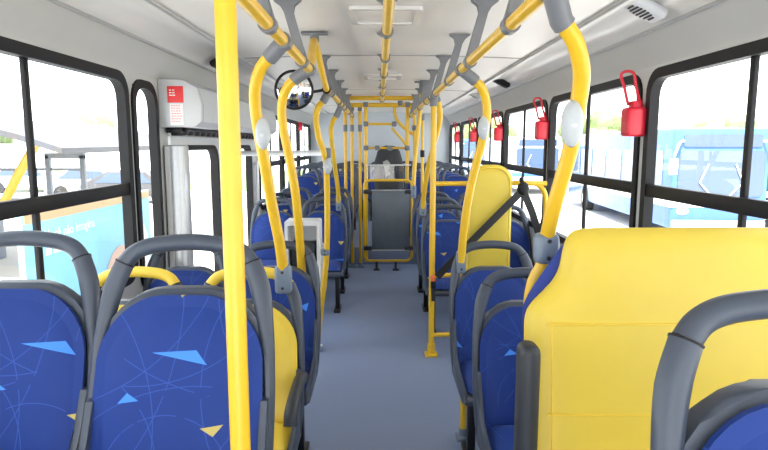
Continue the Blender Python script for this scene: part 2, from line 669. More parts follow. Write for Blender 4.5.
def make_seat(pad='fabric', grip='shell', armrest=None):
    root = empty('bus_chair')
    # frame: two side members that taper downwards + back plate + pan
    left = [(-.200, .34), (-.212, .42), (-.217, .55), (-.213, .68), (-.202, .78), (-.186, .87), (-.162, .932)]
    lw = [.014, .014, .014, .016, .021, .026, .025]
    top = [(-.162, .932), (-.140, .957), (-.105, .973), (-.055, .981), (0, .984), (.055, .981), (.105, .973), (.140, .957), (.162, .932)]
    b = MB()
    for sg in (-1, 1):
        pts = smooth_path([(x * -sg, by(z), z) for x, z in left], 5)
        zs = [p.z for p in pts]
        ws = []
        for z in zs:
            for i in range(len(left) - 1):
                if left[i][1] <= z <= left[i + 1][1] + 1e-6:
                    t_ = (z - left[i][1]) / (left[i + 1][1] - left[i][1])
                    ws.append(lw[i] + (lw[i + 1] - lw[i]) * t_)
                    break
            else:
                ws.append(lw[-1])
        b.sweep(pts, ws, 10, axis=(0, 1, TILT * -1), rd=.021)
    outl = rrect(-.219, .33, .219, .872, [.07, .15, .15, .07], 8)
    outl = [(u * (1 - .12 * max(0, (v - .55) / .31) ** 2), v) for u, v in outl]
    b.prism(outl, lambda u, v: (u, by(v) - .012, v), lambda u, v: (u, by(v) + .026, v), .008)
    # seat pan with raised sides
    b.box((0, -.33, .372), (.43, .43, .05), .018)
    for sg in (-1, 1):
        pr = [(-.14, .35), (-.085, .62), (-.125, .62), (-.165, .53), (-.22, .455), (-.34, .425), (-.54, .415), (-.55, .37), (-.51, .35)]
        b.prism(pr, lambda u, v, sg=sg: (sg * .201, u, v), lambda u, v, sg=sg: (sg * .219, u, v), .004)
    b.obj('frame', 'shell', root)
    b = MB()
    b.sweep(smooth_path([(x, by(z), z) for x, z in top], 5), .0215 if grip == 'shell' else .0225, 12, axis=(0, 1, -TILT), rd=.020)
    b.obj('handle', grip, root)
    # dark joint lines where the grip meets the frame
    for sg in (-1, 1):
        b = MB()
        a = Vector((sg * .1655, by(.924), .924))
        c = Vector((sg * .1615, by(.9325), .9325))
        d = (c - a).normalized() * .0018
        b.sweep([c - d, c + d], .0258, 12, axis=(0, 1, -TILT), rd=.0222)
        b.obj('grip_joint', 'black', root)
    # backrest pad
    pad_o = rrect(-.209, .385, .209, .861, [.085, .15, .15, .085], 8)
    pad_o = [(u * (1 - .12 * max(0, (v - .55) / .31) ** 2), v) for u, v in pad_o]
    b = MB()
    b.pillow(pad_o, (0, .62), lambda u, v, d: (u, by(v) - .012 - d - .012, v), .026, -.01, p=4)
    bk = b.obj('backrest', pad, root, ang=60)
    b = MB()
    cu = rrect(-.195, -.54, .195, -.155, [.05, .04, .04, .05], 6)
    b.pillow(cu, (0, -.345), lambda u, v, d: (u, v, .405 + d), .045, 0, p=5)
    b.obj('cushion', 'fabric' if pad == 'fabric' else pad, root, ang=60)
    for sx in (-.15, .15):
        b = MB()
        b.b2((sx - .02, -.37, .0), (sx + .02, -.33, .36), .006)
        b.b2((sx - .03, -.46, 0), (sx + .03, -.22, .02), .006)
        b.obj('leg', 'black_metal', root)
    b = MB()
    b.b2((-.18, -.40, .31), (.18, -.30, .352), .008)
    b.obj('under_frame', 'black_metal', root)
    if armrest:
        b = MB()
        sx = .225 * armrest
        pth = smooth_path([(sx, by(.62) - .02, .58), (sx, -.20, .605), (sx, -.32, .60), (sx, -.42, .585), (sx, -.45, .545)], 5)
        b.sweep(pth, .026, 12, axis=(1, 0, 0), rd=.024)
        b.obj('armrest', 'dark_shell', root)
    return root


P_SEAT = make_seat()
P_YEL = make_seat('yellow_plastic', 'yellow_plastic')
P_YELA = make_seat('yellow_plastic', 'yellow_plastic', 1)
used = set()
rs = random.Random(11)


def place_seat(proto, x, y, z, label, group, shift=None):
    if proto.name not in used:
        used.add(proto.name)
        o = proto
    else:
        o = copy_tree(proto)
    o.location = (x, y, z)
    tag(o, label, 'seat', group)
    for ch in o.children:
        if ch.name.startswith(('backrest', 'cushion')):
            ch['shift'] = list(shift) if shift else [rs.uniform(-.25, .25), rs.uniform(-.25, .25), 0.0]
    return o


PITCH_S = .47
LA, LW_ = -.530, -.996      # left aisle / window seat centres
RA, RW = .600, 1.048         # right aisle / window seat centres
gL, gR, gB = 'blue seats left of the aisle', 'blue seats right of the aisle', 'blue seats across the very back'
place_seat(P_SEAT, -.489, 1.48, PLAT, 'blue patterned seat with grey frame directly behind the nearest yellow pole', gL, (0, 0, 0))
place_seat(P_SEAT, -.957, 1.55, PLAT, 'blue patterned seat beside the near left window, cut off by the frame edge', gL, (-.11, .0, 0))
place_seat(P_YELA, LA, 2.36, 0, 'yellow padded aisle seat with yellow grip and armrest behind the front blue seats', 'yellow priority seats on the left')
place_seat(P_YEL, LW_, 2.36, 0, 'yellow padded window seat with yellow grip, seen between the front blue seat handles', 'yellow priority seats on the left')
place_seat(P_SEAT, LA, 3.03, 0, 'blue aisle seat just behind the yellow padded pair', gL)
place_seat(P_SEAT, LW_, 3.03, 0, 'blue window seat just behind the yellow padded pair, beside the silver door post', gL)
place_seat(P_SEAT, RA + .0, 2.33, 0, 'blue single seat right behind the wide yellow backrest', gR, (-.03, -.07, 0))
place_seat(P_SEAT, RA - .01, 3.02, 0, 'blue single seat with a curved pole clamped to its handle, before the yellow guard', gR)
place_seat(P_SEAT, .60, .80, PLAT + .022, 'nearest seat with grey handle, in front of the wide yellow backrest', gR, (.02, .0, 0))
ords = ['first', 'second', 'third']
for i, y in enumerate((5.62, 6.32, 7.0)):
    place_seat(P_SEAT, LA, y, 0, f'blue aisle seat in the {ords[i]} low row behind the left door', gL)
    place_seat(P_SEAT, LW_, y, 0, f'blue window seat in the {ords[i]} low row behind the left door', gL)
for i, y in enumerate((4.95, 5.65, 6.35)):
    place_seat(P_SEAT, RA - .02, y, 0, f'blue aisle seat in the {ords[i]} row behind the upright yellow guard', gR)
    place_seat(P_SEAT, RW, y, 0, f'blue window seat in the {ords[i]} row behind the upright yellow guard', gR)
for i, y in enumerate((7.95, 8.65, 9.35)):
    place_seat(P_SEAT, LA, y, STEP_Z, f'blue aisle seat in the {ords[i]} raised row at the left rear', gL)
    place_seat(P_SEAT, LW_, y, STEP_Z, f'blue window seat in the {ords[i]} raised row at the left rear', gL)
    place_seat(P_SEAT, RA - .02, y, STEP_Z, f'blue aisle seat in the {ords[i]} raised row at the right rear', gR)
    place_seat(P_SEAT, RW, y, STEP_Z, f'blue window seat in the {ords[i]} raised row at the right rear', gR)
for i, nm in enumerate(('at the left wall', 'second from the left wall', 'in the middle', 'second from the right wall', 'at the right wall')):
    place_seat(P_SEAT, XM + (i - 2) * .475, 10.45, STEP_Z, f'blue seat in the last row against the rear wall, {nm}', gB)

# wide yellow seat
t = thing('wide_chair', 'wide seat with yellow stitched backrest and blue edges by the right window', 'seat', (0, 0, 0))
ZB = .60


def wy(z):
    return 1.40 + (z - .65) * .14


half = [(.372, ZB), (.372, .85), (.372, 1.02), (.376, 1.07), (.392, 1.10), (.42, 1.128), (.445, 1.155), (.46, 1.182), (.4675, 1.21), (.474, 1.24), (.486, 1.268), (.51, 1.284), (.56, 1.289)]
hl = [(p.x, p.y) for p in smooth_path([(u, v, 0) for u, v in half], 4)]
right = [(1.63 - u, v) for u, v in hl[::-1]]
wo = hl + right
b = MB()
b.pillow(wo, (.815, .93), lambda u, v, d: (u, wy(v) - d, v), .03, .012, rings=9, p=9)
bk = b.obj('backrest', 'yellow_vinyl', t, ang=70)
# stitched seams as fine raised piping
b = MB()
for z in (1.055, .83):
    b.sweep([(.42, wy(z) - .0305, z), (.8, wy(z) - .031, z), (1.21, wy(z) - .0305, z)], .0022, 6)
b.sweep([(.432, wy(z) - .030, z) for z in (1.055, .95, .8, .64)], .0022, 6)
b.sweep([(1.198, wy(z) - .030, z) for z in (1.055, .95, .8, .64)], .0022, 6)
b.obj('stitching', 'yellow_plastic', bk)
b = MB()
hb = [(p.x, p.y) for p in smooth_path([(u, v, 0) for u, v in [(.366, ZB), (.366, .85), (.366, 1.05), (.374, 1.10), (.395, 1.138), (.42, 1.174), (.455, 1.222), (.486, 1.264), (.51, 1.282), (.56, 1.287)]], 4)]
b.pillow(hb + [(1.63 - u, v) for u, v in hb[::-1]], (.815, .93), lambda u, v, d: (u, wy(v) + .012 - d, v), -.062, .0, rings=6, p=6)
b.obj('back_cover', 'blue_cloth', t, ang=60)
b = MB()
b.pillow(rrect(.40, .95, 1.23, 1.40, .05), (.815, 1.17), lambda u, v, d: (u, v, .62 + d), .05, .05, p=5)
b.obj('cushion', 'yellow_vinyl', t, ang=60)
b = MB()
b.b2((.42, 1.0, PLAT + .022), (1.21, 1.40, .57), .01)
b.obj('seat_box', 'dark_shell', t)
b = MB()
b.box((.352, 1.335, .86), (.05, .07, .36), .022, seg=4)
b.obj('armrest', 'dark_shell', t)

# ------------------------------------------------------------------ overhead handrails
RB = [1.74 + .75 * k for k in range(8)]


def overhead(name, label, x, z, ys, rail_pts, lean, group='overhead yellow handrails'):
    t = thing(name, label, 'handrail', (x, 0, z), 0, group)
    for pts in rail_pts:
        b = MB()
        b.sweep([(p[0] - x, p[1], p[2] - z) for p in pts], .0195, 14)
        b.obj('rail', 'yellow_paint', t)
    for y in ys:
        b = MB()
        zt = ZC + .012 - z
        dx = lean
        h_ = .021 if lean else .009
        f_ = .058 if lean else .045
        prf = [(-h_, .012), (h_, .012), (dx * .9 + h_ * .75, zt - .05), (dx + h_ * 1.3, zt - .022), (dx + f_ - .006, zt - .009), (dx + f_, zt), (dx - f_, zt), (dx - f_ + .006, zt - .009), (dx - h_ * 1.3, zt - .022), (dx * .9 - h_ * .75, zt - .05)]
        b.prism(prf, lambda u, v, y=y: (u, y - .014, v), lambda u, v, y=y: (u, y + .014, v), .003)
        b.sweep([(0, y - .022, 0), (0, y + .022, 0)], .0265, 16)
        b.obj('ceiling_bracket', 'clamp', t)
    return t


overhead('overhead_handrail', 'yellow overhead handrail right of the aisle on slanted grey ceiling brackets', RAIL_R, RAIL_Z, [.99] + RB,
         [[(RAIL_R, Y0, RAIL_Z), (RAIL_R, 7.4, RAIL_Z)]], .055)
lp = smooth_path([(RAIL_L, 2.72, RAIL_Z), (RAIL_L - .005, 2.84, RAIL_Z + .03), (RAIL_L - .02, 3.10, ZC - .06), (RAIL_L - .022, 3.2, ZC - .035), (RAIL_L - .02, 3.30, ZC - .06), (RAIL_L - .012, 3.60, RAIL_Z + .04), (RAIL_L - .008, 3.74, RAIL_Z), (RAIL_L - .005, 3.9, RAIL_Z)], 6)
overhead('overhead_handrail', 'yellow overhead handrail left of the aisle, arching up to the ceiling beside the round mirror', RAIL_L, RAIL_Z,
         [.99, 1.74, 2.49, 4.0, 4.74, 5.49, 6.24, 6.99],
         [[(RAIL_L, Y0, RAIL_Z), (RAIL_L, 2.72, RAIL_Z)], lp, [(RAIL_L - .005, 3.9, RAIL_Z), (RAIL_L, 7.4, RAIL_Z)]], -.055)
o = C.objects['overhead_handrail.001'] if 'overhead_handrail.001' in C.objects else None
if o:
    b = MB()
    b.sweep([(-.022, 3.2, ZC + .012 - RAIL_Z), (-.022, 3.2, ZC - .035 - RAIL_Z)], .024, 12)
    b.box((-.022, 3.2, ZC + .008 - RAIL_Z), (.14, .05, .012), .004)
    b.obj('ceiling_flange', 'clamp', o)
overhead('overhead_handrail', 'yellow overhead handrail along the middle of the ceiling', .033, 1.955,
         [.99] + [1.74 + .73 * k for k in range(7)], [[(.033, Y0, 1.955), (.033, 6.45, 1.955)]], 0)

# ------------------------------------------------------------------ poles
gP = 'curved yellow poles between seats and handrails'


def pole(name, label, pts, r=.021, group=gP, clamp=None, bracket=None, buttons=(), base=None, flange=None, smooth=True):
    p0 = Vector(pts[0])
    base_pt = Vector(pts[-1])
    t = thing(name, label, 'pole', base_pt, 0, group)
    L = [Vector(p) - base_pt for p in pts]
    path = smooth_path(L, 8) if smooth else L
    b = MB()
    b.sweep(path, r, 14)
    b.obj('tube', 'yellow_paint', t)
    if clamp:       # grey sleeve where the pole leaves the rail
        a = Vector(clamp) - base_pt
        d = (path[min(6, len(path) - 1)] - path[0]).normalized()
        b = MB()
        b.sweep([a, path[0], path[0] + d * .015], r * 1.28, 14)
        b.sweep([a - Vector((0, .032, 0)), a + Vector((0, .032, 0))], .027, 14)
        b.obj('clamp', 'clamp', t)
    if bracket:
        c, sz = bracket
        b = MB()
        b.box(Vector(c) - base_pt, sz, min(sz) * .28, seg=3)
        br = b.obj('bracket', 'bracket', t)
        cc = Vector(c) - base_pt
        for dz in (-.28, .28):
            b = MB()
            b.sweep([cc + Vector((0, -sz[1] / 2 - .004, sz[2] * dz)), cc + Vector((0, -sz[1] / 2 + .004, sz[2] * dz))], .006, 8)
            b.obj('bolt', 'dark_shell', br)
    for (c, toward) in buttons:
        cc = Vector(c) - base_pt
        b = MB()
        b.ball(cc + Vector((0, -.012, 0)), .027, 3, (1.0, .75, 2.1))
        s_ = b.obj('stop_button', 'button', t)
        b = MB()
        b.ball(cc + Vector((0, -.022, -.004)), .013, 2, (1, .9, 1))
        b.obj('push_cap', 'box_grey', s_)
    if base:
        b = MB()
        b.box((0, 0, .01), base, .006)
        b.sweep([(0, 0, 0), (0, 0, .06)], r * 1.35, 14)
        b.obj('floor_flange', 'yellow_paint' if base[0] > .085 else 'bracket', t)
    if flange:
        b = MB()
        f = path[0]
        b.sweep([f - Vector((0, 0, .07)), f + Vector((0, 0, .03))], r * 1.3, 12)
        b.box(f + Vector((0, 0, .035)), (.14, .05, .014), .004)
        b.obj('ceiling_flange', 'clamp', t)
    return t


# nearest vertical pole
pole('grab_pole', 'nearest straight yellow pole standing before the front left seats', [(-.2245, .90, 2.084), (-.2245, .90, 1.0), (-.2245, .90, 0.0)], .0163, 'straight yellow poles', base=(.086, .086, .02), smooth=False)
pA = [P(272, 55, 2.04), P(261, 68, 2.07), P(255, 90, 2.1), P(257, 120, 2.14), P(264, 160, 2.19), P(272, 205, 2.25), P(280, 245, 2.29), P(283, 272, 2.31)]
pole('grab_pole', 'curved yellow pole clamped to the aisle seat of the yellow padded pair', pA, .021, clamp=(RAIL_L, 2.02, RAIL_Z),
     bracket=(P(283.5, 279, 2.315), (.066, .055, .115)), buttons=[(P(263.5, 134, 2.13), (.3, -1, 0))])
pB = [P(296, 78, 2.77), P(287, 88, 2.79), P(282, 104, 2.82), P(283, 126, 2.85), P(289, 156, 2.89), P(295, 190, 2.93), P(299, 230, 2.99), P(302, 275, 3.07)]
pole('grab_pole', 'curved yellow pole in front of the white bin', pB, .022, clamp=(RAIL_L, 2.75, RAIL_Z),
     bracket=(P(302, 277, 3.075), (.046, .05, .06)))
pC = [P(324, 100, 3.86), P(318, 108, 3.87), P(316, 120, 3.89), P(319, 138, 3.93), P(325, 157, 3.97), P(327, 185, 4.02), P(327, 240, 4.07), P(325, 275, 4.12), P(320, 318, 4.17), P(317, 357, 4.19)]
pC[-1].z = 0.0
pole('grab_pole', 'curved yellow pole standing on the floor beside the left door, with a grey clamp', pC, .020, clamp=(RAIL_L - .006, 3.88, RAIL_Z),
     bracket=(P(325, 252, 4.085), (.062, .05, .05)), buttons=[(P(328, 166, 3.96), (.5, -1, 0))], base=(.08, .08, .02))
pD = [P(337, 115, 5.1), P(333, 121, 5.12), P(331, 133, 5.16), P(334, 160, 5.3), P(338, 190, 5.5), P(338.5, 204, 5.57)]
pole('grab_pole', 'curved yellow pole clamped to the first blue seat behind the left door', pD, .020, clamp=(RAIL_L, 5.08, RAIL_Z),
     bracket=(P(338.5, 203, 5.57), (.05, .05, .15)))
pR = [P(561, 20, 1.37), P(575, 42, 1.39), P(581.5, 70, 1.42), P(579, 100, 1.46), P(570, 150, 1.51), P(556, 200, 1.56), P(547, 238, 1.61), P(544, 262, 1.63), P(535, 280, 1.64), P(531, 300, 1.645), P(531, 330, 1.645)]
e = Vector(pR[-1])
pR += [Vector((e.x, e.y, .8)), Vector((e.x, e.y, .29))]
pole('grab_pole', 'big curved yellow pole beside the wide yellow backrest', pR, .0205, clamp=(RAIL_R, 1.33, RAIL_Z),
     bracket=(P(546, 248, 1.615), (.066, .06, .085)), buttons=[(P(570.5, 124, 1.44), (-.4, -1, .1))])
pS = [P(473, 79, 2.77), P(481, 87, 2.79), P(486, 101, 2.82), P(486.5, 118, 2.84), P(483, 138, 2.87), P(475, 168, 2.91), P(469, 195, 2.94), P(464, 228, 2.97), P(461, 262, 2.99)]
pole('grab_pole', 'curved yellow pole in front of the upright yellow guard', pS, .021, clamp=(RAIL_R, 2.75, RAIL_Z),
     bracket=(P(461, 262, 3.0), (.05, .05, .12)), buttons=[(P(483, 128, 2.84), (-.4, -1, 0))])
pT = [P(437, 99, 4.32), P(439.5, 108, 4.36), P(439.5, 122, 4.42), P(434, 144, 4.53), P(428, 168, 4.68), P(424, 194, 4.83), P(423, 208, 4.88)]
pole('grab_pole', 'curved yellow pole behind the tall guard post, clamped to the blue aisle seat there', pT, .020, clamp=(RAIL_R, 4.3, RAIL_Z),
     bracket=(P(423, 208, 4.89), (.055, .05, .13)))
pU = [P(422, 86, 5.55), P(421, 104, 5.55), P(418, 130, 5.57), P(415, 160, 5.58), P(413.5, 184, 5.59)]
pole('grab_pole', 'yellow pole from a ceiling flange to the second row behind the yellow guard', pU, .020, flange=True,
     bracket=(P(413.5, 192, 5.60), (.05, .05, .12)))
pF = [(RAIL_R + .055, 2.86, .34), (RAIL_R + .055, 2.86, 0)]
pole('floor_pole', 'short yellow floor post under the single blue seat near the aisle', pF, .016, 'short floor posts', base=(.07, .07, .03), smooth=False)

# wheelchair guard: post, bars, padded yellow board
gy = 4.08
t = thing('wheelchair_guard', 'upright yellow padded guard board with bars and floor post right of the aisle', 'guard', (.373, gy, 0))
b = MB()
b.sweep([(0, 0, 0), (0, 0, RAIL_Z - .0)], .0205, 14)
b.obj('post', 'yellow_paint', t)
b = MB()
b.box((0, 0, .009), (.09, .09, .018), .004)
b.sweep([(0, 0, .01), (0, 0, .09)], .028, 14)
b.obj('floor_flange', 'yellow_paint', t)
b = MB()
b.sweep([(0, 0, RAIL_Z - .08), (0, 0, RAIL_Z + .01)], .027, 14)
b.sweep([(0, -.035, RAIL_Z), (0, .035, RAIL_Z)], .027, 14)
b.obj('clamp', 'clamp', t)
for z, x1 in ((1.235, .8), (.585, .5), (.15, .5)):
    b = MB()
    b.sweep([(0, 0, z), (x1 * .5, .03, z), (x1, .04, z)], .0165, 12)
    b.obj('crossbar', 'yellow_paint', t)
b = MB()
b.sweep(smooth_path([(.45, .06, 1.235), (.68, .06, 1.235), (.755, .06, 1.215), (.80, .06, 1.14), (.805, .06, .95), (.805, .06, .5), (.805, .06, .0)], 8), .018, 12)
b.obj('side_pipe', 'yellow_paint', t)
bo = rrect(.245, .38, .545, 1.365, [.05, .115, .115, .05], 8)
b = MB()
b.pillow(bo, (.395, .87), lambda u, v, d: (u - (1.365 - v) * .03 * (1 if u < .4 else 0), -.02 - d, v), .02, .02, p=10, rings=8)
bd = b.obj('board', 'yellow_vinyl', t, ang=70)
b = MB()
ring_in = rrect(.262, .40, .528, 1.345, [.045, .10, .10, .045], 8)
b.sweep([(u - (1.365 - v) * .03 * (1 if u < .4 else 0), -.034, v) for u, v in ring_in], .006, 8, closed=True)
b.obj('piping', 'yellow_plastic', bd)

# safety belt with buckle
t = thing('safety_belt', 'black safety belt stretched diagonally across the yellow guard board', 'belt', P(523, 190, 4.0))
A0 = P(523, 190, 4.0)


def ribbon(mb, pts, w, th=.003):
    pts = [Vector(p) for p in pts]
    for i in range(len(pts) - 1):
        a, c = pts[i], pts[i + 1]
        d = (c - a).normalized()
        n = Vector((0, -1, 0))
        s_ = d.cross(n).normalized() * w / 2
        nn = s_.cross(d).normalized() * th
        vs = [a + s_ - nn, c + s_ - nn, c - s_ - nn, a - s_ - nn, a + s_ + nn, c + s_ + nn, c - s_ + nn, a - s_ + nn]
        v = [mb._v(p) for p in vs]
        for q in ((0, 1, 2, 3), (7, 6, 5, 4), (0, 4, 5, 1), (1, 5, 6, 2), (2, 6, 7, 3), (3, 7, 4, 0)):
            mb.bm.faces.new([v[k] for k in q])


b = MB()
ribbon(b, [P(523, 190, 4.0) - A0, P(500, 213, 3.99) - A0, P(470, 243, 3.98) - A0, P(437, 277, 4.01) - A0], .05)
b.obj('strap', 'strap', t)
b = MB()
ribbon(b, [P(523, 190, 4.0) - A0, P(532, 212, 4.04) - A0, P(539, 234, 4.1) - A0], .05)
b.obj('strap', 'strap', t)
b = MB()
b.ball((0, 0, .01), .042, 3, (1, .6, 1.1))
b.sweep([(0, .0, .02), (0, .06, .075)], .016, 10)
b.obj('reel', 'black', t)
q = P(433, 284, 4.03) - A0
b = MB()
b.box(q + Vector((0, -.012, 0)), (.035, .03, .06), .008)
bu = b.obj('buckle', 'black', t)
b = MB()
b.box(q + Vector((-.002, -.014, .045)), (.036, .03, .045), .008)
bu2 = b.obj('release_button', 'orange', bu)
b = MB()
ribbon(b, [q + Vector((0, -.012, -.02)), q + Vector((.004, -.012, -.12))], .03)
b.obj('strap', 'strap', t)

# ------------------------------------------------------------------ emergency handles
gE = 'red emergency window handles'


def emergency(x, y, sd, label):
    """red box on the pillar with a loop handle above; sd points from wall inwards"""
    t = thing('emergency_lever', label, 'handle', (x, y, 1.66), 0, gE)
    s_ = -sd
    b = MB()
    b.box((s_ * .050, -.0, -.05), (.098, .09, .14), .016, seg=3)
    b.prism([(-.03, .01), (.03, .01), (.022, .05), (-.022, .05)], lambda u, v: (s_ * .02, u, v), lambda u, v: (s_ * .07, u, v), .006)
    b.obj('housing', 'red', t)
    b = MB()
    lp_ = smooth_path([(s_ * .030, -.02, .03), (s_ * .060, -.03, .11), (s_ * .075, -.03, .175), (s_ * .095, -.0, .19), (s_ * .115, .02, .175), (s_ * .095, .02, .11), (s_ * .075, .015, .03)], 6)
    b.sweep(lp_, .0072, 8)
    b.obj('pull_loop', 'red', t)
    return t


for y, lb in ((2.89, 'nearest red emergency handle, on the pillar above the wide yellow backrest'),
              (4.51, 'red emergency handle behind the big curved pole on the right'),
              (6.13, 'red emergency handle on the right wall just above the yellow guard board'),
              (7.75, 'red emergency handle on the fourth right window pillar, second from the rear'),
              (9.37, 'red emergency handle on the rearmost right window pillar')):
    emergency(XR, y, 1, lb)
emergency(XL, 6.05, -1, 'red emergency handle on the left wall just behind the door')
t = thing('alarm_box', 'small red box high on the left wall near the rear', 'box', (XL, 9.18, 1.78))
b = MB()
b.box((.03, 0, 0), (.055, .13, .13), .01)
b.obj('housing', 'red', t)
b = MB()
b.sweep([(.057, 0, 0), (.064, 0, 0)], .03, 14)
b.obj('push_cap', 'white_print', t)

# speakers in the coves
gS = 'round speakers in the ceiling channels'


def speaker(sd, y, label, dark=False):
    x = XM + sd * 1.04
    t = thing('speaker', label, 'speaker', (x, y, ZC - .02), 0, gS)
    tilt = Matrix.Rotation(sd * math.radians(28), 3, 'Y')
    b = MB()
    b.box((0, 0, 0), (.17, .125, .045), .02, rot=tilt, seg=3)
    b.obj('housing', 'black' if dark else 'box_grey', t)
    b = MB()
    for k in range(7):
        w = .07 * math.sqrt(max(.05, 1 - ((k - 3) / 3.6) ** 2))
        b.box(tilt @ Vector((.0 + (k - 3) * .016, -.0, -.0235)), (.007, w * 1.25, .004), 0, rot=tilt)
    b.obj('grille_slot', 'black', t)
    return t


speaker(1, 2.47, 'pale ceiling speaker with dark slots at the upper right, nearest')
speaker(1, 5.3, 'dark speaker opening in the right ceiling channel above the second window from the guard', True)
speaker(-1, 3.95, 'dark speaker opening in the left ceiling channel behind the nearest pole', True)
speaker(1, 6.7, 'pale ceiling speaker in the right channel farther back')

# ceiling vent covers
for i, (y, lb) in enumerate(((2.78, 'shallow rectangular cover in the ceiling above the middle handrail, nearest'), (5.2, 'shallow rectangular ceiling cover farther back'))):
    t = thing('ceiling_cover', lb, 'cover', (.03, y, ZC + .018), 0, 'rectangular ceiling covers')
    b = MB()
    b.ring(rrect(-.16, -.17, .16, .17, .03), rrect(-.13, -.14, .13, .14, .02), lambda u, v: (u, v, .0), lambda u, v: (u, v, -.016))
    b.obj('frame', 'cove', t)
    b = MB()
    b.box((0, 0, -.002), (.265, .285, .008), .003)
    b.obj('panel', 'ceiling', t)

# round mirror on an arm
mc = P(294, 90, 3.55)
t = thing('round_mirror', 'round convex mirror with black rim on an arm by the left handrail', 'mirror', mc)
d = (Vector((.0, -1, -.12))).normalized()
rot = d.to_track_quat('Z', 'Y').to_matrix()
b = MB()
n, RM = 32, .108
cen = b._v(rot @ Vector((0, 0, .026)))
prev = None
for k in range(1, 9):
    r_ = RM * k / 8
    cur = [b._v(rot @ Vector((r_ * math.cos(2 * PI * j / n), r_ * math.sin(2 * PI * j / n), .026 * (1 - (k / 8) ** 2)))) for j in range(n)]
    for j in range(n):
        if prev is None:
            b.bm.faces.new((cen, cur[j], cur[(j + 1) % n]))
        else:
            b.bm.faces.new((prev[j], cur[j], cur[(j + 1) % n], prev[(j + 1) % n]))
    prev = cur
b.obj('mirror_glass', 'mirror', t, ang=60)
b = MB()
b.sweep([rot @ Vector((RM * math.cos(2 * PI * j / n), RM * math.sin(2 * PI * j / n), 0)) for j in range(n)], .0085, 10, closed=True)
b.prism([(RM * math.cos(2 * PI * j / n), RM * math.sin(2 * PI * j / n)) for j in range(n)], lambda u, v: rot @ Vector((u, v, -.004)), lambda u, v: rot @ Vector((u * .7, v * .7, -.035)))
b.obj('rim', 'black', t)
b = MB()
tgt = Vector((RAIL_L - .01, 3.74, RAIL_Z)) - mc
b.sweep([rot @ Vector((0, 0, -.03)), Vector((.10, .12, .0)), tgt], .009, 10)
b.sweep([tgt - Vector((0, .025, 0)), tgt + Vector((0, .025, 0))], .027, 12)
b.obj('arm', 'black', t)

# ------------------------------------------------------------------ white bin and bar by the door
c0 = Vector((P(304, 250, 4.25).x, 4.25, 0))
t = thing('litter_bin', 'white open-fronted bin behind the blue seat before the door', 'bin', c0)
wx = .125
b = MB()
b.ring(rrect(-wx, .38, wx, .965, .015), rrect(-wx + .022, .46, wx - .022, .93, .01), lambda u, v: (u, -.09, v), lambda u, v: (u, .09, v))
b.b2((-wx + .01, .08, .39), (wx - .01, .088, .955))
b.obj('housing', 'white_metal', t, ang=30)
b = MB()
b.b2((-wx + .04, -.05, .465), (wx - .04, .07, .80), .008)
b.obj('liner', 'dark_shell', t)
b = MB()
b.b2((-.10, -.02, 0), (-.07, .02, .385), .004)
b.b2((.07, -.02, 0), (.10, .02, .385), .004)
b.b2((-.12, -.05, 0), (.12, .05, .012), .003)
b.obj('stand', 'white_metal', t)
b = MB()
b.prism([(wx - .005, .80), (wx + .055, .77), (wx + .045, .72), (wx + .03, .55), (wx - .005, .50)], lambda u, v: (u, -.015, v), lambda u, v: (u, .015, v), .005)
b.obj('side_wing', 'box_grey', t)

t = thing('partition_bar', 'pale horizontal bar across the seats behind the door, above a clear screen', 'bar', (XL, 5.05, 1.42))
xe = P(327, 153, 4.0)
b = MB()
b.sweep([(.004, 0, .01), (.60, -.35, .015), Vector((xe.x, 4.0, xe.z)) - Vector((XL, 5.05, 1.42))], .022, 12)
b.obj('bar', 'white_metal', t)
b = MB()
e_ = Vector((xe.x, 4.0, xe.z)) - Vector((XL, 5.05, 1.42))
b.box(e_ + Vector((0, -.01, 0)), (.06, .07, .07), .014)
b.obj('clamp', 'clamp', t)

# ------------------------------------------------------------------ fare booth screen and gantry at the rear step
t = thing('booth_partition', 'slate grey panel in a yellow tube frame closing part of the aisle at the rear', 'partition', (0, 7.0, 0))
b = MB()
fo = rrect(-.175, .115, .39, 1.085, .07, 6)
b.sweep([(u, 0, v) for u, v in fo], .016, 10, closed=True)
b.obj('tube_frame', 'yellow_paint', t)
b = MB()
b.b2((-.085, -.02, .25), (.365, .012, .965), .01)
pn = b.obj('panel', 'panel', t)
b = MB()
b.sweep([(-.09, -.02, .968), (.37, -.02, .968)], .008, 8)
b.sweep([(-.09, -.02, .248), (.37, -.02, .248)], .008, 8)
b.obj('edge_trim', 'aluminium', pn)
for (x, z) in ((-.165, .95), (-.165, .27), (.385, .95), (.385, .27)):
    b = MB()
    sg = -1 if x < 0 else 1
    b.box((x - sg * .03, -.005, z), (.10, .05, .05), .01)
    b.obj('clamp', 'dark_shell', t)
for x in (-.03, .20):
    b = MB()
    b.sweep([(x, 0, 0), (x, 0, .115)], .014, 10)
    b.box((x, 0, .008), (.07, .07, .016), .003)
    b.obj('foot', 'dark_shell', t)
b = MB()
b.bm.faces.new([b._v(p) for p in ((-.155, 0, 1.08), (.38, 0, 1.08), (.38, 0, 1.265), (-.155, 0, 1.265))])
b.obj('clear_screen', 'acrylic', t, smooth=False)
b = MB()
b.b2((-.155, -.006, 1.26), (.38, .006, 1.272), .002)
b.obj('screen_edge', 'white_metal', t)

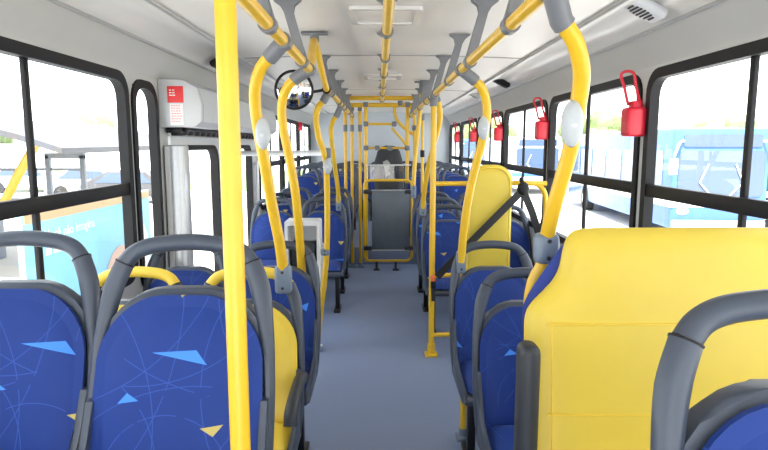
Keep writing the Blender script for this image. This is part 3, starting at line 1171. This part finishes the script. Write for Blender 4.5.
t = thing('yellow_gantry', 'yellow overhead tube gantry with grey joints above the rear step', 'gantry', (0, 7.05, 0))
for z in (2.045, 1.965):
    b = MB()
    b.sweep([(-.46, 0, z), (.44, 0, z)], .026, 12)
    b.obj('beam', 'yellow_paint', t)
for x, z0, z1, yy in ((-.155, .10, 1.95, 0), (.335, 1.05, 1.95, 0)):
    b = MB()
    b.sweep([(x, yy, z0), (x, yy, z1)], .021, 12)
    b.obj('upright', 'yellow_paint', t)
b = MB()
b.sweep([(-.155, 0, 1.745), (.18, 0, 1.745)], .015, 10)
b.obj('crossbar', 'yellow_paint', t)
b = MB()
b.sweep([(-.155, 0, 1.465), (.335, 0, 1.465)], .013, 10)
b.obj('crossbar', 'yellow_paint', t)
b = MB()
b.sweep(smooth_path([(.18, 0, 1.97), (.20, 0, 1.82), (.30, .02, 1.70), (.42, .05, 1.62)], 6), .018, 10)
b.obj('brace', 'yellow_paint', t)
b = MB()
b.sweep(smooth_path([(.15, 0, 1.70), (.26, -.0, 1.58), (.34, 0, 1.47)], 6), .014, 10)
b.obj('brace', 'yellow_paint', t)
b = MB()
b.sweep(smooth_path([(.26, 0, 1.985), (.36, .0, 1.95), (.41, 0, 1.86), (.42, 0, 1.6), (.42, 0, 1.02)], 6), .018, 10)
b.obj('brace', 'yellow_paint', t)
for (x, z) in ((-.45, 2.0), (-.155, 1.97), (.25, 1.985), (.335, 1.97), (.43, 2.0), (-.155, 1.745), (.18, 1.745), (.42, 1.70), (-.155, 1.465), (-.02, 1.465), (.13, 1.465), (.335, 1.465)):
    b = MB()
    b.box((x, -.005, z), (.06, .065, .06), .014)
    b.obj('joint', 'clamp', t)

for (x, y, lb) in ((-.405, 7.2, 'leftmost of the three straight yellow poles at the rear step'), (-.325, 7.17, 'middle of the three straight yellow poles at the rear step'), (-.228, 7.17, 'rightmost of the three straight yellow poles at the rear step')):
    pole('grab_pole', lb, [(x, y, 1.96), (x, y, 1.0), (x, y, 0)], .019, 'straight yellow poles', base=(.08, .08, .03), smooth=False)
    o = C.objects[-1]
    root = [q for q in C.objects if q.get('label') == lb][0]
    b = MB()
    b.sweep([(0, 0, 1.66), (0, 0, 1.74)], .026, 12)
    b.sweep([(0, 0, 1.90), (0, 0, 1.97)], .027, 12)
    b.obj('sleeve', 'clamp', root)
pole('grab_pole', 'straight yellow pole right of the booth with a black knob', [(.505, 6.9, 1.83), (.505, 6.9, 1.0), (.505, 6.9, 0)], .017, 'straight yellow poles', smooth=False)
root = [q for q in C.objects if q.get('label') == 'straight yellow pole right of the booth with a black knob'][0]
b = MB()
b.sweep([(0, 0, 1.36), (0, 0, 1.44)], .026, 12)
b.obj('knob', 'black', root)
b = MB()
b.sweep([(0, 0, 1.78), (0, 0, 1.85)], .025, 12)
b.obj('sleeve', 'clamp', root)

# attendant chair
t = thing('attendant_chair', 'dark high-backed attendant chair behind the slate grey panel', 'chair', (.128, 7.75, STEP_Z))
b = MB()
ch = [(-.18, .62), (-.195, .80), (-.195, .95), (-.185, 1.06), (-.165, 1.14), (-.145, 1.20), (-.10, 1.25), (-.05, 1.27), (0, 1.275)]
cl = [(p.x, p.y) for p in smooth_path([(u, v, 0) for u, v in ch], 4)]
co = cl + [(-u, v) for u, v in cl[::-1][1:]]
b.pillow(co, (0, .92), lambda u, v, d: (u * 1.0, (v - .6) * .12 - d, v), .05, .06, p=4)
b.obj('backrest', 'chair_cloth', t, ang=60)
b = MB()
b.prism([(-.07, 1.06), (-.01, 1.09), (.03, 1.04), (.0, .95), (.03, .90), (-.03, .86), (-.04, .97)], lambda u, v: (u - .01, -.032 + (v - .6) * .12 - .03, v), lambda u, v: (u - .01, -.01 + (v - .6) * .12 - .01, v), .004)
b.obj('folded_cloth', 'trim', t)
b = MB()
b.pillow(rrect(-.19, -.46, .19, .02, .06), (0, -.22), lambda u, v, d: (u, v, .52 + d), .05, .06, p=5)
b.obj('cushion', 'chair_cloth', t, ang=60)
b = MB()
b.sweep([(0, -.22, 0), (0, -.22, .47)], .05, 14)
b.box((0, -.22, .01), (.30, .30, .02), .004)
b.obj('pedestal', 'black_metal', t)

# ------------------------------------------------------------------ outside
GZ = -1.1
b = MB()
b.b2((-120, -60, GZ - .2), (120, 160, GZ))
struct(b.obj('ground', 'concrete', smooth=False))
b = MB()
b.b2((-60, 34, GZ), (-6, 60, GZ + .03))
struct(b.obj('ground_verge', 'grass', smooth=False))


def parked_bus(loc, rz, label, band, group='buses parked in the yard'):
    t = thing('parked_bus', label, 'bus', loc, rz, group)
    W, H, Ln = 2.5, 3.05, 11
    b = MB()
    b.b2((-W / 2, 0, .35), (W / 2, Ln, H), .12)
    b.obj('body', 'bus_white' if band != 'blue' else 'bus_blue', t)
    b = MB()
    b.prism(rrect(-1.1, 1.25, 1.1, 2.45, .14), lambda u, v: (u, -.03, v), lambda u, v: (u, .05, v))
    ws = b.obj('windshield', 'bus_glass', t)
    b = MB()
    for sg in (-1, 1):
        b.sweep([(sg * .15, -.06, 1.18), (sg * .55, -.06, 1.62), (sg * .35, -.055, 2.1)], .02, 6)
    b.obj('wiper', 'bus_white', t)
    b = MB()
    b.prism(rrect(-1.0, 2.55, 1.0, 2.88, .06), lambda u, v: (u, -.03, v), lambda u, v: (u, .05, v))
    b.obj('destination_sign', 'bus_glass', t)
    for sg in (-1, 1):
        b = MB()
        b.sweep(smooth_path([(sg * 1.0, .0, 2.7), (sg * 1.25, -.35, 2.65), (sg * 1.4, -.42, 2.3)], 5), .03, 8)
        b.box((sg * 1.4, -.42, 2.05), (.22, .10, .42), .04)
        b.obj('side_mirror', 'bus_white', t)
        b = MB()
        b.ball((sg * .92, .0, .85), .13, 2, (1.3, .4, .8))
        b.obj('headlamp', 'white_print', t)
        for k in range(6):
            b = MB()
            b.prism(rrect(.6 + k * 1.7, 1.45, 2.1 + k * 1.7, 2.45, .08), lambda u, v, sg=sg: (sg * (W / 2 - .02), u, v), lambda u, v, sg=sg: (sg * (W / 2 + .015), u, v))
            b.obj('side_window', 'bus_glass', t)
        for yw in (2.4, 8.2):
            b = MB()
            b.sweep([(sg * (W / 2 - .28), yw, .48), (sg * (W / 2 + .01), yw, .48)], .48, 20)
            w_ = b.obj('wheel', 'tyre', t)
            b = MB()
            b.sweep([(sg * (W / 2), yw, .48), (sg * (W / 2 + .03), yw, .48)], .26, 16)
            b.obj('hub', 'aluminium', w_)
    b = MB()
    b.b2((-W / 2 - .012, -.012, .95), (W / 2 + .012, Ln, 1.15), .01)
    b.obj('stripe', 'bus_blue' if band != 'blue' else 'bus_white', t)
    b = MB()
    b.b2((-1.2, -.10, .32), (1.2, .1, .62), .05)
    b.obj('bumper', 'bus_white' if band == 'white' else 'post_grey', t)
    return t


def R(a):
    return math.radians(a)


parked_bus((9.0, 15.5, GZ), R(-4), 'blue parked bus front with white wipers, seen through the nearest right window', 'blue')
parked_bus((13.3, 16.0, GZ), R(-4), 'blue and white parked bus beyond the vertical bar of the nearest right window', 'blue')
parked_bus((8.3, 31.0, GZ), R(-1), 'white parked bus seen through the second right window', 'white')
parked_bus((12.2, 46, GZ), R(-2), 'white parked bus farther off through the third right window', 'white')
parked_bus((7.6, 46.0, GZ), R(-2), 'blue parked bus seen through the farther right windows', 'blue')


def tree(x, y, h, w, label, group):
    t = thing('tree', label, 'tree', (x, y, GZ), 0, group)
    b = MB()
    b.sweep([(0, 0, 0), (.1, 0, h * .35), (0, .1, h * .6)], [.22, .17, .1], 8)
    b.obj('trunk', 'bark', t)
    b = MB()
    for k in range(16):
        a = random.uniform(0, 2 * PI)
        q = random.uniform(0, .6)
        b.ball((math.cos(a) * w * q * .7, math.sin(a) * w * q * .7, h * random.uniform(.35, .85)), w * random.uniform(.22, .36), 2, (1, 1, .75), .12)
    b.obj('crown', 'leaf', t)


gT = 'trees along the far edge of the yard'
spots = [(-50, 74, 'left'), (-36, 74, 'left'), (-66, 76, 'left'), (-20, 74, 'left'), (44, 78, 'right'), (60, 78, 'right'), (28, 78, 'right'), (76, 74, 'right'), (12, 78, 'right')]
pos = {'left': ['pale green tree on the far left horizon beyond the canopy', 'pale green tree far left, second from the window edge', 'pale green tree at the far left edge of the yard', 'pale green tree far left near the narrow window'],
       'right': ['pale green tree beyond the parked buses, middle of the right windows', 'pale green tree over the blue bus in the nearest right window', 'pale green tree beyond the white bus in the second right window', 'pale green tree at the far right beyond the last mullion', 'pale green tree beyond the third right window']}
for x, y, s_ in spots:
    tree(x, y, random.uniform(5.2, 6.4), 8.0, pos[s_].pop(0), gT)

b = MB()
b.b2((-90, 62.5, GZ), (90, 63, 1.6))  # added white wall standing in for the pale haze below the tree crowns
struct(b.obj('wall_haze', 'bus_white', smooth=False))

# shelter canopy on the left
t = thing('shelter_canopy', 'pale curved shelter roof on yellow struts outside the left window', 'canopy', (-8.2, 12.0, GZ))
b = MB()
cp = [(-5.5, 2.6), (-3.5, 2.95), (-1.5, 3.12), (.5, 3.1), (2.0, 2.85), (3.0, 2.55)]
cp = [(p.x, p.y) for p in smooth_path([(u, v, 0) for u, v in cp], 5)]
b.prism(cp + [(u, v - .10) for u, v in cp[::-1]], lambda u, v: (u, -2.2, v), lambda u, v: (u, 4.0, v + .05))
b.obj('roof', 'canopy', t, ang=30)
for yy in (-1.6, 1.5):
    for dx in (-1.5, 1.3):
        b = MB()
        b.sweep([(-.6, yy, .9), (-.6 + dx * .5, yy, 2.0), (-.6 + dx, yy, 2.98)], .10, 10)
        b.obj('strut', 'canopy_yellow', t)
    b = MB()
    b.b2((-.72, yy - .12, 0), (-.48, yy + .12, 1.1), .02)
    b.obj('post', 'post_grey', t)
t = thing('bus_stop_frame', 'grey upright frame standing under the right end of the shelter canopy', 'frame', (-8.0, 15.2, GZ))
b = MB()
b.b2((-.5, -.06, 0), (-.38, .06, 2.35), .01)
b.b2((.38, -.06, 0), (.5, .06, 2.35), .01)
b.b2((-.5, -.06, 2.25), (.5, .06, 2.4), .01)
b.obj('post', 'post_grey', t)
b = MB()
b.b2((-3.2, -.03, 1.15), (.4, .03, 1.25), .01)
b.b2((-3.2, -.03, 1.95), (.4, .03, 2.02), .01)
b.obj('rail', 'post_grey', t)


def car(x, y, rz, label, paint):
    t = thing('parked_car', label, 'car', (x, y, GZ), rz, 'cars parked far behind the shelter')
    b = MB()
    pr = [(-2.0, .3), (2.0, .3), (2.05, .7), (1.3, .9), (.7, 1.42), (-.9, 1.45), (-1.7, .95), (-2.05, .85)]
    b.prism(pr, lambda u, v: (u, -.82, v), lambda u, v: (u, .82, v), .06)
    b.obj('body', paint, t)
    b = MB()
    for sg in (-1, 1):
        b.prism([(-1.4, .95), (1.0, .92), (.6, 1.34), (-.85, 1.36)], lambda u, v, sg=sg: (u, sg * .80, v), lambda u, v, sg=sg: (u, sg * .835, v))
    b.obj('side_glass', 'bus_glass', t)
    for cx in (-1.25, 1.25):
        for sg in (-1, 1):
            b = MB()
            b.sweep([(cx, sg * .66, .32), (cx, sg * .86, .32)], .32, 14)
            b.obj('wheel', 'tyre', t)


car(-14.5, 30, R(12), 'white parked car farthest left behind the shelter frame', 'bus_white')
car(-11.2, 27, R(8), 'grey parked car just right of the shelter frame', 'canopy')
car(-19.5, 33, R(15), 'white parked car beneath the canopy edge, beyond the yellow struts', 'bus_white')

# advertising board close to the left window
t = thing('poster_board', 'light blue advertising board with white lettering outside the left window', 'poster', (-2.55, 5.2, GZ))
b = MB()
b.b2((-.05, -1.0, .45), (0, 1.35, 2.11), .008)
bd = b.obj('board', 'poster_blue', t)


def disc(mb, cy, cz, ry, rz_, x=.003, n=28):
    mb.bm.faces.new([mb._v((x, cy + ry * math.cos(2 * PI * k / n), cz + rz_ * math.sin(2 * PI * k / n))) for k in range(n)])


b = MB()
b.b2((.0, -.98, 2.03), (.004, 1.33, 2.10))  # stands in for the orange pavement beyond, added onto the board's top edge
b.obj('backdrop_band', 'backdrop_orange', bd, smooth=False)
b = MB()
disc(b, .55, 1.22, .36, .40)
disc(b, -.25, 1.1, .25, .22, .0035)
b.obj('printed_faces', 'poster_skin', bd, smooth=False)
b = MB()
disc(b, .95, 1.45, .33, .38, .0045)
disc(b, -.55, 1.0, .35, .28, .0045)
b.obj('printed_clothes', 'poster_pale', bd, smooth=False)


def text(body, size, loc, parent, material):
    cu = bpy.data.curves.new('lettering', 'FONT')
    cu.body = body
    cu.size = size
    cu.extrude = .001
    o = bpy.data.objects.new('lettering_curve', cu)
    C.objects.link(o)
    dg = bpy.context.evaluated_depsgraph_get()
    me = bpy.data.meshes.new_from_object(o.evaluated_get(dg))
    bpy.data.objects.remove(o)
    # text x -> +Y, text y -> +Z, facing +X
    me.transform(Matrix(((0, 0, 1, 0), (1, 0, 0, 0), (0, 1, 0, 0), (0, 0, 0, 1))))
    me.materials.clear()
    me.materials.append(M[material])
    ob = bpy.data.objects.new('lettering', me)
    C.objects.link(ob)
    ob.parent = parent
    ob.location = loc
    return ob


text('Você não imagina', .112, (.006, -.74, 1.88), bd, 'white_print')
b = MB()
for k, w in enumerate((.10, .16, .09, .2)):
    b.b2((.003, -.74 + sum((.08, .12, .07, .1)[:k]) + k * .03, 1.76), (.006, -.74 + sum((.08, .12, .07, .1)[:k]) + k * .03 + (.08, .12, .07, .1)[k], 1.815))
b.obj('small_print', 'white_print', bd, smooth=False)
for yy in (-.8, 1.15):
    b = MB()
    b.b2((-.06, yy - .03, 0), (-.0, yy + .03, .47), .005)
    b.obj('leg', 'post_grey', t)

# ------------------------------------------------------------------ light
w = bpy.data.worlds.new('sky')
bpy.context.scene.world = w
w.use_nodes = True
nt = w.node_tree
bg = nt.nodes['Background']
tc = nt.nodes.new('ShaderNodeTexCoord')
sp = nt.nodes.new('ShaderNodeSeparateXYZ')
rp = nt.nodes.new('ShaderNodeValToRGB')
nt.links.new(tc.outputs['Generated'], sp.inputs[0])
nt.links.new(sp.outputs[2], rp.inputs['Fac'])
rp.color_ramp.elements[0].color = (1, 1, 1, 1)
rp.color_ramp.elements[1].color = (.80, .90, 1, 1)
nt.links.new(rp.outputs['Color'], bg.inputs['Color'])
bg.inputs['Strength'].default_value = 3.2
sl = bpy.data.lights.new('sun', 'SUN')
sl.energy = 18
sl.angle = math.radians(3)
sl.color = (1, .96, .9)
so = bpy.data.objects.new('sun', sl)
C.objects.link(so)
so.rotation_euler = Vector((.05, .55, -1)).to_track_quat('-Z', 'Y').to_euler()

sc = bpy.context.scene
sc.view_settings.view_transform = 'Standard'
sc.view_settings.look = 'None'
sc.view_settings.exposure = 0.48
sc.view_settings.gamma = 1
sc.cycles.use_denoising = True
sc.cycles.max_bounces = 10
sc.cycles.diffuse_bounces = 6
sc.cycles.transparent_max_bounces = 16
sc.cycles.caustics_reflective = False
sc.cycles.caustics_refractive = False
sc.cycles.sample_clamp_indirect = 8
